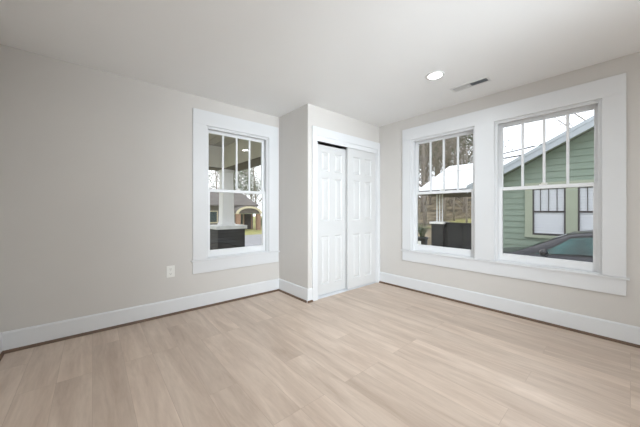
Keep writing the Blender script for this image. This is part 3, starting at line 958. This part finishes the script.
# stations (y, half width, belt z, top z)
stn = [(-2.32, .60, .62, .66), (-2.25, .78, .82, .92), (-1.9, .86, .98, 1.03), (-1.0, .90, 1.03, 1.05), (0, .91, 1.01, 1.03), (.8, .91, .97, 1.0),
       (1.25, .90, .92, .97), (1.7, .87, .84, .91), (2.1, .80, .74, .80), (2.3, .66, .62, .66), (2.38, .50, .50, .52)]
bd = MB(); vs = []
for y, hw_, zb, zt in stn:
    half = [(hw_ * .80, .22), (hw_ * .97, .30), (hw_, .50), (hw_ * .995, (zb + .5) / 2 + .05), (hw_ * .955, zb), (hw_ * .75, zt), (hw_ * .35, zt + .02)]
    ring = half + [(-a_, b_) for a_, b_ in reversed(half)]
    vs += [(a_, y, b_) for a_, b_ in ring]
nr = 14
fs = []
for j in range(len(stn) - 1):
    for i in range(nr):
        fs.append((j * nr + i, j * nr + (i + 1) % nr, (j + 1) * nr + (i + 1) % nr, (j + 1) * nr + i))
fs.append(tuple(range(nr))); fs.append(tuple(range((len(stn) - 1) * nr + nr - 1, (len(stn) - 1) * nr - 1, -1)))
bd.add(vs, fs, True)
bo_ = obj('body', bd, 'car_paint', car)
# greenhouse
gs = [(-1.95, .74, 1.00, .70, 1.02), (-1.55, .79, 1.02, .62, 1.24), (-1.0, .82, 1.04, .58, 1.40), (-.4, .83, 1.03, .58, 1.455), (.15, .83, 1.01, .58, 1.45),
      (.42, .83, 1.0, .57, 1.40), (.85, .82, .98, .62, 1.18), (1.28, .78, .93, .72, .96)]
gb = MB(); vs = []
for y, wb_, zb, wt_, zt in gs:
    half = [(wb_, zb - .03), (wb_ * .6 + wt_ * .4, zb + (zt - zb) * .5), (wt_ + .03, zt - (zt - zb) * .10), (wt_ - .05, zt), (wt_ * .4, zt + .015)]
    ring = half + [(-a_, b_) for a_, b_ in reversed(half)]
    vs += [(a_, y, b_) for a_, b_ in ring]
nr = 10; fs = []
for j in range(len(gs) - 1):
    for i in range(nr - 1):
        fs.append((j * nr + i, j * nr + i + 1, (j + 1) * nr + i + 1, (j + 1) * nr + i))
gb.add(vs, fs, True)
obj('roof', gb, 'car_paint', car)
def side_pt(y, t, off=.008, s=-1):
    """point on the greenhouse side at station y, t 0..1 from belt to roof edge"""
    for (a, b_) in zip(gs[:-1], gs[1:]):
        if a[0] <= y <= b_[0]:
            u = (y - a[0]) / (b_[0] - a[0])
            wb_, zb, wt_, zt = [a[i] + (b_[i] - a[i]) * u for i in (1, 2, 3, 4)]
            z = zb + (zt - zb) * .9 * t
            if t <= .5 / .9:
                k_ = (z - zb + .03) / ((zt - zb) * .5 + .03)
                xw = wb_ + (wb_ * .6 + wt_ * .4 - wb_) * k_
            else:
                k_ = (z - zb - (zt - zb) * .5) / ((zt - zb) * .4)
                xw = wb_ * .6 + wt_ * .4 + (wt_ + .03 - wb_ * .6 - wt_ * .4) * k_
            return (s * (xw + off), y, z)
def side_panel(name, y0, y1, t0, t1, s, m, off, skew0=0, skew1=0):
    mb = MB(); n = 10; k_ = 4; vs = []
    for j in range(k_ + 1):
        t = t0 + (t1 - t0) * j / k_
        a = y0 + skew0 * j / k_; b_ = y1 + skew1 * j / k_
        for i in range(n + 1):
            vs.append(side_pt(a + (b_ - a) * i / n, t, off, s))
    mb.add(vs, [(j * (n + 1) + i, j * (n + 1) + i + 1, (j + 1) * (n + 1) + i + 1, (j + 1) * (n + 1) + i) for j in range(k_) for i in range(n)], True)
    return obj(name, mb, m, car)
for s in (-1, 1):
    side_panel('window_surround', -1.6, 1.02, .06, .98, s, 'car_black', .005, .35, -.62)
    side_panel('side_window', -.28, .90, .12, .90, s, 'car_glass', .011, .0, -.52)
    side_panel('side_window', -1.45, -.36, .12, .90, s, 'car_glass', .011, .32, .0)
    mi = MB()
    pr_ = [(0, -.10), (.05, -.11), (.09, -.06), (.095, .03), (.06, .085), (0, .09)]
    vs = []
    for xx, sc_ in ((.0, .35), (.05, .85), (.14, 1), (.21, .85), (.235, .45)):
        for i in range(12):
            t = 2 * math.pi * i / 12
            vs.append((s * (.86 + xx), .72 + .07 * sc_ * math.cos(t), 1.06 + .068 * sc_ * math.sin(t)))
    mi.add(vs, [(j * 12 + i, j * 12 + (i + 1) % 12, (j + 1) * 12 + (i + 1) % 12, (j + 1) * 12 + i) for j in range(4) for i in range(12)] + [tuple(range(11, -1, -1)), tuple(range(48, 60))], True)
    obj('wing_mirror', mi, 'car_paint', car)
# windscreen and rear screen follow the greenhouse surface
def screen(name, idx):
    mb = MB(); vs = []
    for y, wb_, zb, wt_, zt in [gs[i] for i in idx]:
        for k_ in (-1, -.5, 0, .5, 1):
            vs.append(((wt_ - .05) * .97 * k_, y, zt + .015 + (.008 if k_ == 0 else .004) - abs(k_) * .008))
    mb.add(vs, [(j * 5 + i, j * 5 + i + 1, (j + 1) * 5 + i + 1, (j + 1) * 5 + i) for j in range(len(idx) - 1) for i in range(4)], True)
    obj(name, mb, 'car_glass', car)
screen('windscreen', (5, 6, 7)); screen('rear_screen', (0, 1, 2))
wi = MB().path([(-.6, 1.22, .985), (-.3, 1.12, 1.04), (.0, 1.10, 1.06)], [.010, .008, .006], 6).path([(.1, 1.24, .985), (.35, 1.12, 1.05), (.6, 1.10, 1.05)], [.010, .008, .006], 6)
obj('wiper', wi, 'car_black', car)
for sx in (-1, 1):
    for yy in (-1.42, 1.45):
        wm = MB().lathe([(0, -.10), (.30, -.10), (.33, -.07), (.33, .07), (.30, .10), (0, .10)], 28, 'X', sx * .80, yy, .33)
        wh = obj('wheel', wm, 'tyre', car)
        obj('rim', MB().lathe([(0, .0), (.05, .0), (.18, -.01), (.21, .01), (.21, .0), (0, -.02)], 24, 'X', sx * .905, yy, .33), 'rim', wh)
    obj('headlight', MB().box(sx * .50, 2.18, .60, sx * .72, 2.34, .70), 'lamp_glass', car, bevel=.03, seg=3)

# ---- trees
def tree_mesh(seed, H, r0, spread, levels=4, up=.55, first=.25, dens=1.0):
    rn = random.Random(seed)
    wood = MB(); tips = []
    def grow(p, d, L, r, lv):
        n = 4
        pts = [p]; rad = [r]; cur = p; dd = d
        for i in range(n):
            dd = (dd + Vector((rn.uniform(-1, 1), rn.uniform(-1, 1), rn.uniform(-.4, .8) * (1 if lv else .1))) * (.16 if lv else .07)).normalized()
            cur = cur + dd * L / n
            pts.append(cur); rad.append(r * (1 - .72 * (i + 1) / n) if lv else r * (1 - .65 * (i + 1) / n))
        wood.path(pts, rad, 6 if lv < 1 else (4 if lv < 2 else 3))
        if lv >= levels:
            tips.append(pts[-1]); tips.append(pts[2]); return
        kids = int((9 if lv == 0 else 5) * dens + rn.random())
        for k_ in range(kids):
            t = (first + (1 - first) * (k_ + rn.random()) / kids) if lv == 0 else rn.uniform(.25, 1)
            i = min(n - 1, int(t * n)); q = pts[i].lerp(pts[i + 1], t * n - i)
            az = rn.uniform(0, 6.28)
            side = Vector((math.cos(az), math.sin(az), 0))
            nd = (dd * up + side * spread + Vector((0, 0, .25))).normalized()
            grow(q, nd, L * rn.uniform(.42, .62) * (1 if lv else (1.15 - .5 * t)), max(.006, rad[i] * rn.uniform(.35, .55)), lv + 1)
        tips.append(pts[-1])
    grow(Vector((0, 0, -.3)), Vector((0, 0, 1)), H, r0, 0)
    return wood, tips

def leaves(tips, seed, n_per, size, rad):
    rn = random.Random(seed); lv = MB()
    for p in tips:
        for _ in range(n_per):
            q = p + Vector((rn.gauss(0, rad), rn.gauss(0, rad), rn.gauss(0, rad * .8)))
            a = Vector((rn.uniform(-1, 1), rn.uniform(-1, 1), rn.uniform(-1, 1))).normalized(); b_ = a.orthogonal().normalized()
            s = size * rn.uniform(.5, 1.3)
            lv.add([q - a * s, q + b_ * s * .5, q + a * s, q - b_ * s * .5], [(0, 1, 2, 3)])
    return lv

def make_tree(name, seed, H, r0, spread, leaf=None, n_per=3, size=.12, rad=.35, levels=3, dens=1.0, first=.25):
    root = empty(name)
    wd, tips = tree_mesh(seed, H, r0, spread, levels=levels, dens=dens, first=first)
    obj('trunk', wd, 'bark', root)
    if leaf:
        obj('foliage', leaves(tips, seed + 1, n_per, size, rad), leaf, root)['kind'] = 'stuff'
    return root

protos = [
    make_tree('bare_tree', 11, 11.5, .15, .75, None, levels=3, dens=1.25, first=.10),
    make_tree('bare_tree', 12, 12.5, .17, .65, 'leaf_brown', 4, .07, .5, levels=3, dens=1.1, first=.12),
    make_tree('evergreen_tree', 13, 11, .24, .8, 'leaf_dark', 3, .15, .6, levels=3, dens=1.35, first=.1),
    make_tree('bare_tree', 14, 9.5, .15, .8, 'leaf_brown', 5, .06, .4, levels=3, dens=1.2, first=.08),
]
KIND = [0, 1, 2, 3]
LBL = {
    'w': ('bare leafless tree in the brown woods beyond the white porch roof', 'evergreen tree in the brown woods beyond the white porch roof', 'trees in the woods beyond the white roof'),
    's': ('bare leafless tree rising behind the house across the street', 'dark evergreen tree rising behind the house across the street', 'trees behind the house across the street'),
}
used = [False] * 4
def plant(k_, x, y, s, rz, where, label=None, group=True):
    if used[k_]:
        t = copy_tree(protos[k_])
    else:
        t = protos[k_]; used[k_] = True
    t.location = (x, y, gh(x, y)); t.rotation_euler = (0, 0, rz); t.scale = (s, s, s)
    lb = label or LBL[where][1 if k_ == 2 else 0]
    tag(t, lb, 'tree', (LBL[where][2] + (', evergreen' if k_ == 2 else '')) if where else None)
rn = random.Random(3)
# woods on the slope, seen through the left sash of the pair
for i in range(16):
    ang = .375 + .235 * (i * .618 % 1)     # direction slope y/x
    x = 23 + 3.4 * (i * 5 % 7)
    k_ = [0, 2, 3, 1, 2, 3, 2][i % 7]
    # open sky towards the right: only low or distant trees there
    s_ = rn.uniform(.85, 1.2)
    if ang < .43: s_ *= .60
    plant(k_, x, x * ang, s_, rn.uniform(0, 6.28), 'w')
for (x, y, k_, s_) in ((7, 42, 2, .9), (11, 44, 0, .95), (15, 43, 3, 1.0), (18.5, 44, 2, .85), (22, 43, 1, .95), (26, 45, 0, .9), (13, 50, 2, 1.0), (20, 51, 0, 1.1), (24, 49, 2, .9)):
    plant(k_, x, y, s_, rn.uniform(0, 6.28), 's')
plant(0, 24.5, .9, 1.0, 2.0, None, 'bare tree whose twigs show above the green gable roof')

def bush(x, y, label):
    b0 = empty('round_bush', (x, y, gh(x, y)))
    tag(b0, label, 'bush')
    rb_ = random.Random(int(x * 10)); lv = MB(); st = MB()
    for _ in range(24):
        a = rb_.uniform(0, 6.28); e = Vector((math.cos(a) * .6, math.sin(a) * .6, rb_.uniform(.5, 1.3)))
        st.path([(0, 0, 0), e * .5, e], [.02, .012, .005], 4)
    for _ in range(1500):
        d = Vector((rb_.gauss(0, 1), rb_.gauss(0, 1), rb_.gauss(0, 1))).normalized() * rb_.uniform(.6, 1)
        q = Vector((d.x * .8, d.y * .8, .8 + d.z * .75)); s = .07
        a = Vector((rb_.uniform(-1, 1), rb_.uniform(-1, 1), rb_.uniform(-1, 1))).normalized(); b_ = a.orthogonal().normalized()
        lv.add([q - a * s, q + b_ * s * .5, q + a * s, q - b_ * s * .5], [(0, 1, 2, 3)])
    obj('stem', st, 'bark', b0); obj('leaves', lv, 'leaf_bush', b0)['kind'] = 'stuff'
bush(15.9, 28.6, 'rounded green bush right of the arched brick portico')

# ---- overhead cables above the green roof
def cable(p0, p1, sag, label):
    pts = []
    for i in range(17):
        t = i / 16; p = Vector(p0).lerp(Vector(p1), t); p.z -= sag * 4 * t * (1 - t); pts.append(p)
    tag(obj('power_line', MB().path(pts, [.022] * 17, 5), 'wire'), label, 'cable')
def ray(u, v, X):
    t = (u - 320) / 265.73; yaw = R(49.43)
    d = Vector((math.cos(yaw) + t * math.sin(yaw), math.sin(yaw) - t * math.cos(yaw), (210.07 - v) / 265.73))
    return d * (X / d.x) + Vector((0, 0, 1.131))

up_ = empty('utility_pole', (30, 9.35, gh(30, 9.35)))
tag(up_, 'tall wooden utility pole carrying the overhead cables', 'utility pole')
pz = gh(30, 9.35)
ptop = ray(478, 158.5, 30)
obj('shaft', MB().path([(0, 0, -.3), (0, 0, 4), (0, 0, ptop.z - pz + .5)], [.15, .13, .10], 12), 'bark', up_)
obj('crossarm', MB().box(-.06, -.7, ptop.z - pz - .06, .06, .7, ptop.z - pz + .04), 'bark', up_)
cable(ray(478, 158.5, 30), ray(548, 142.7, 9.10), .05, 'upper of the two black cables running to the green gable')
cable(ray(478, 160.9, 30), ray(524, 155.0, 9.10), .05, 'lower of the two black cables running to the green gable')
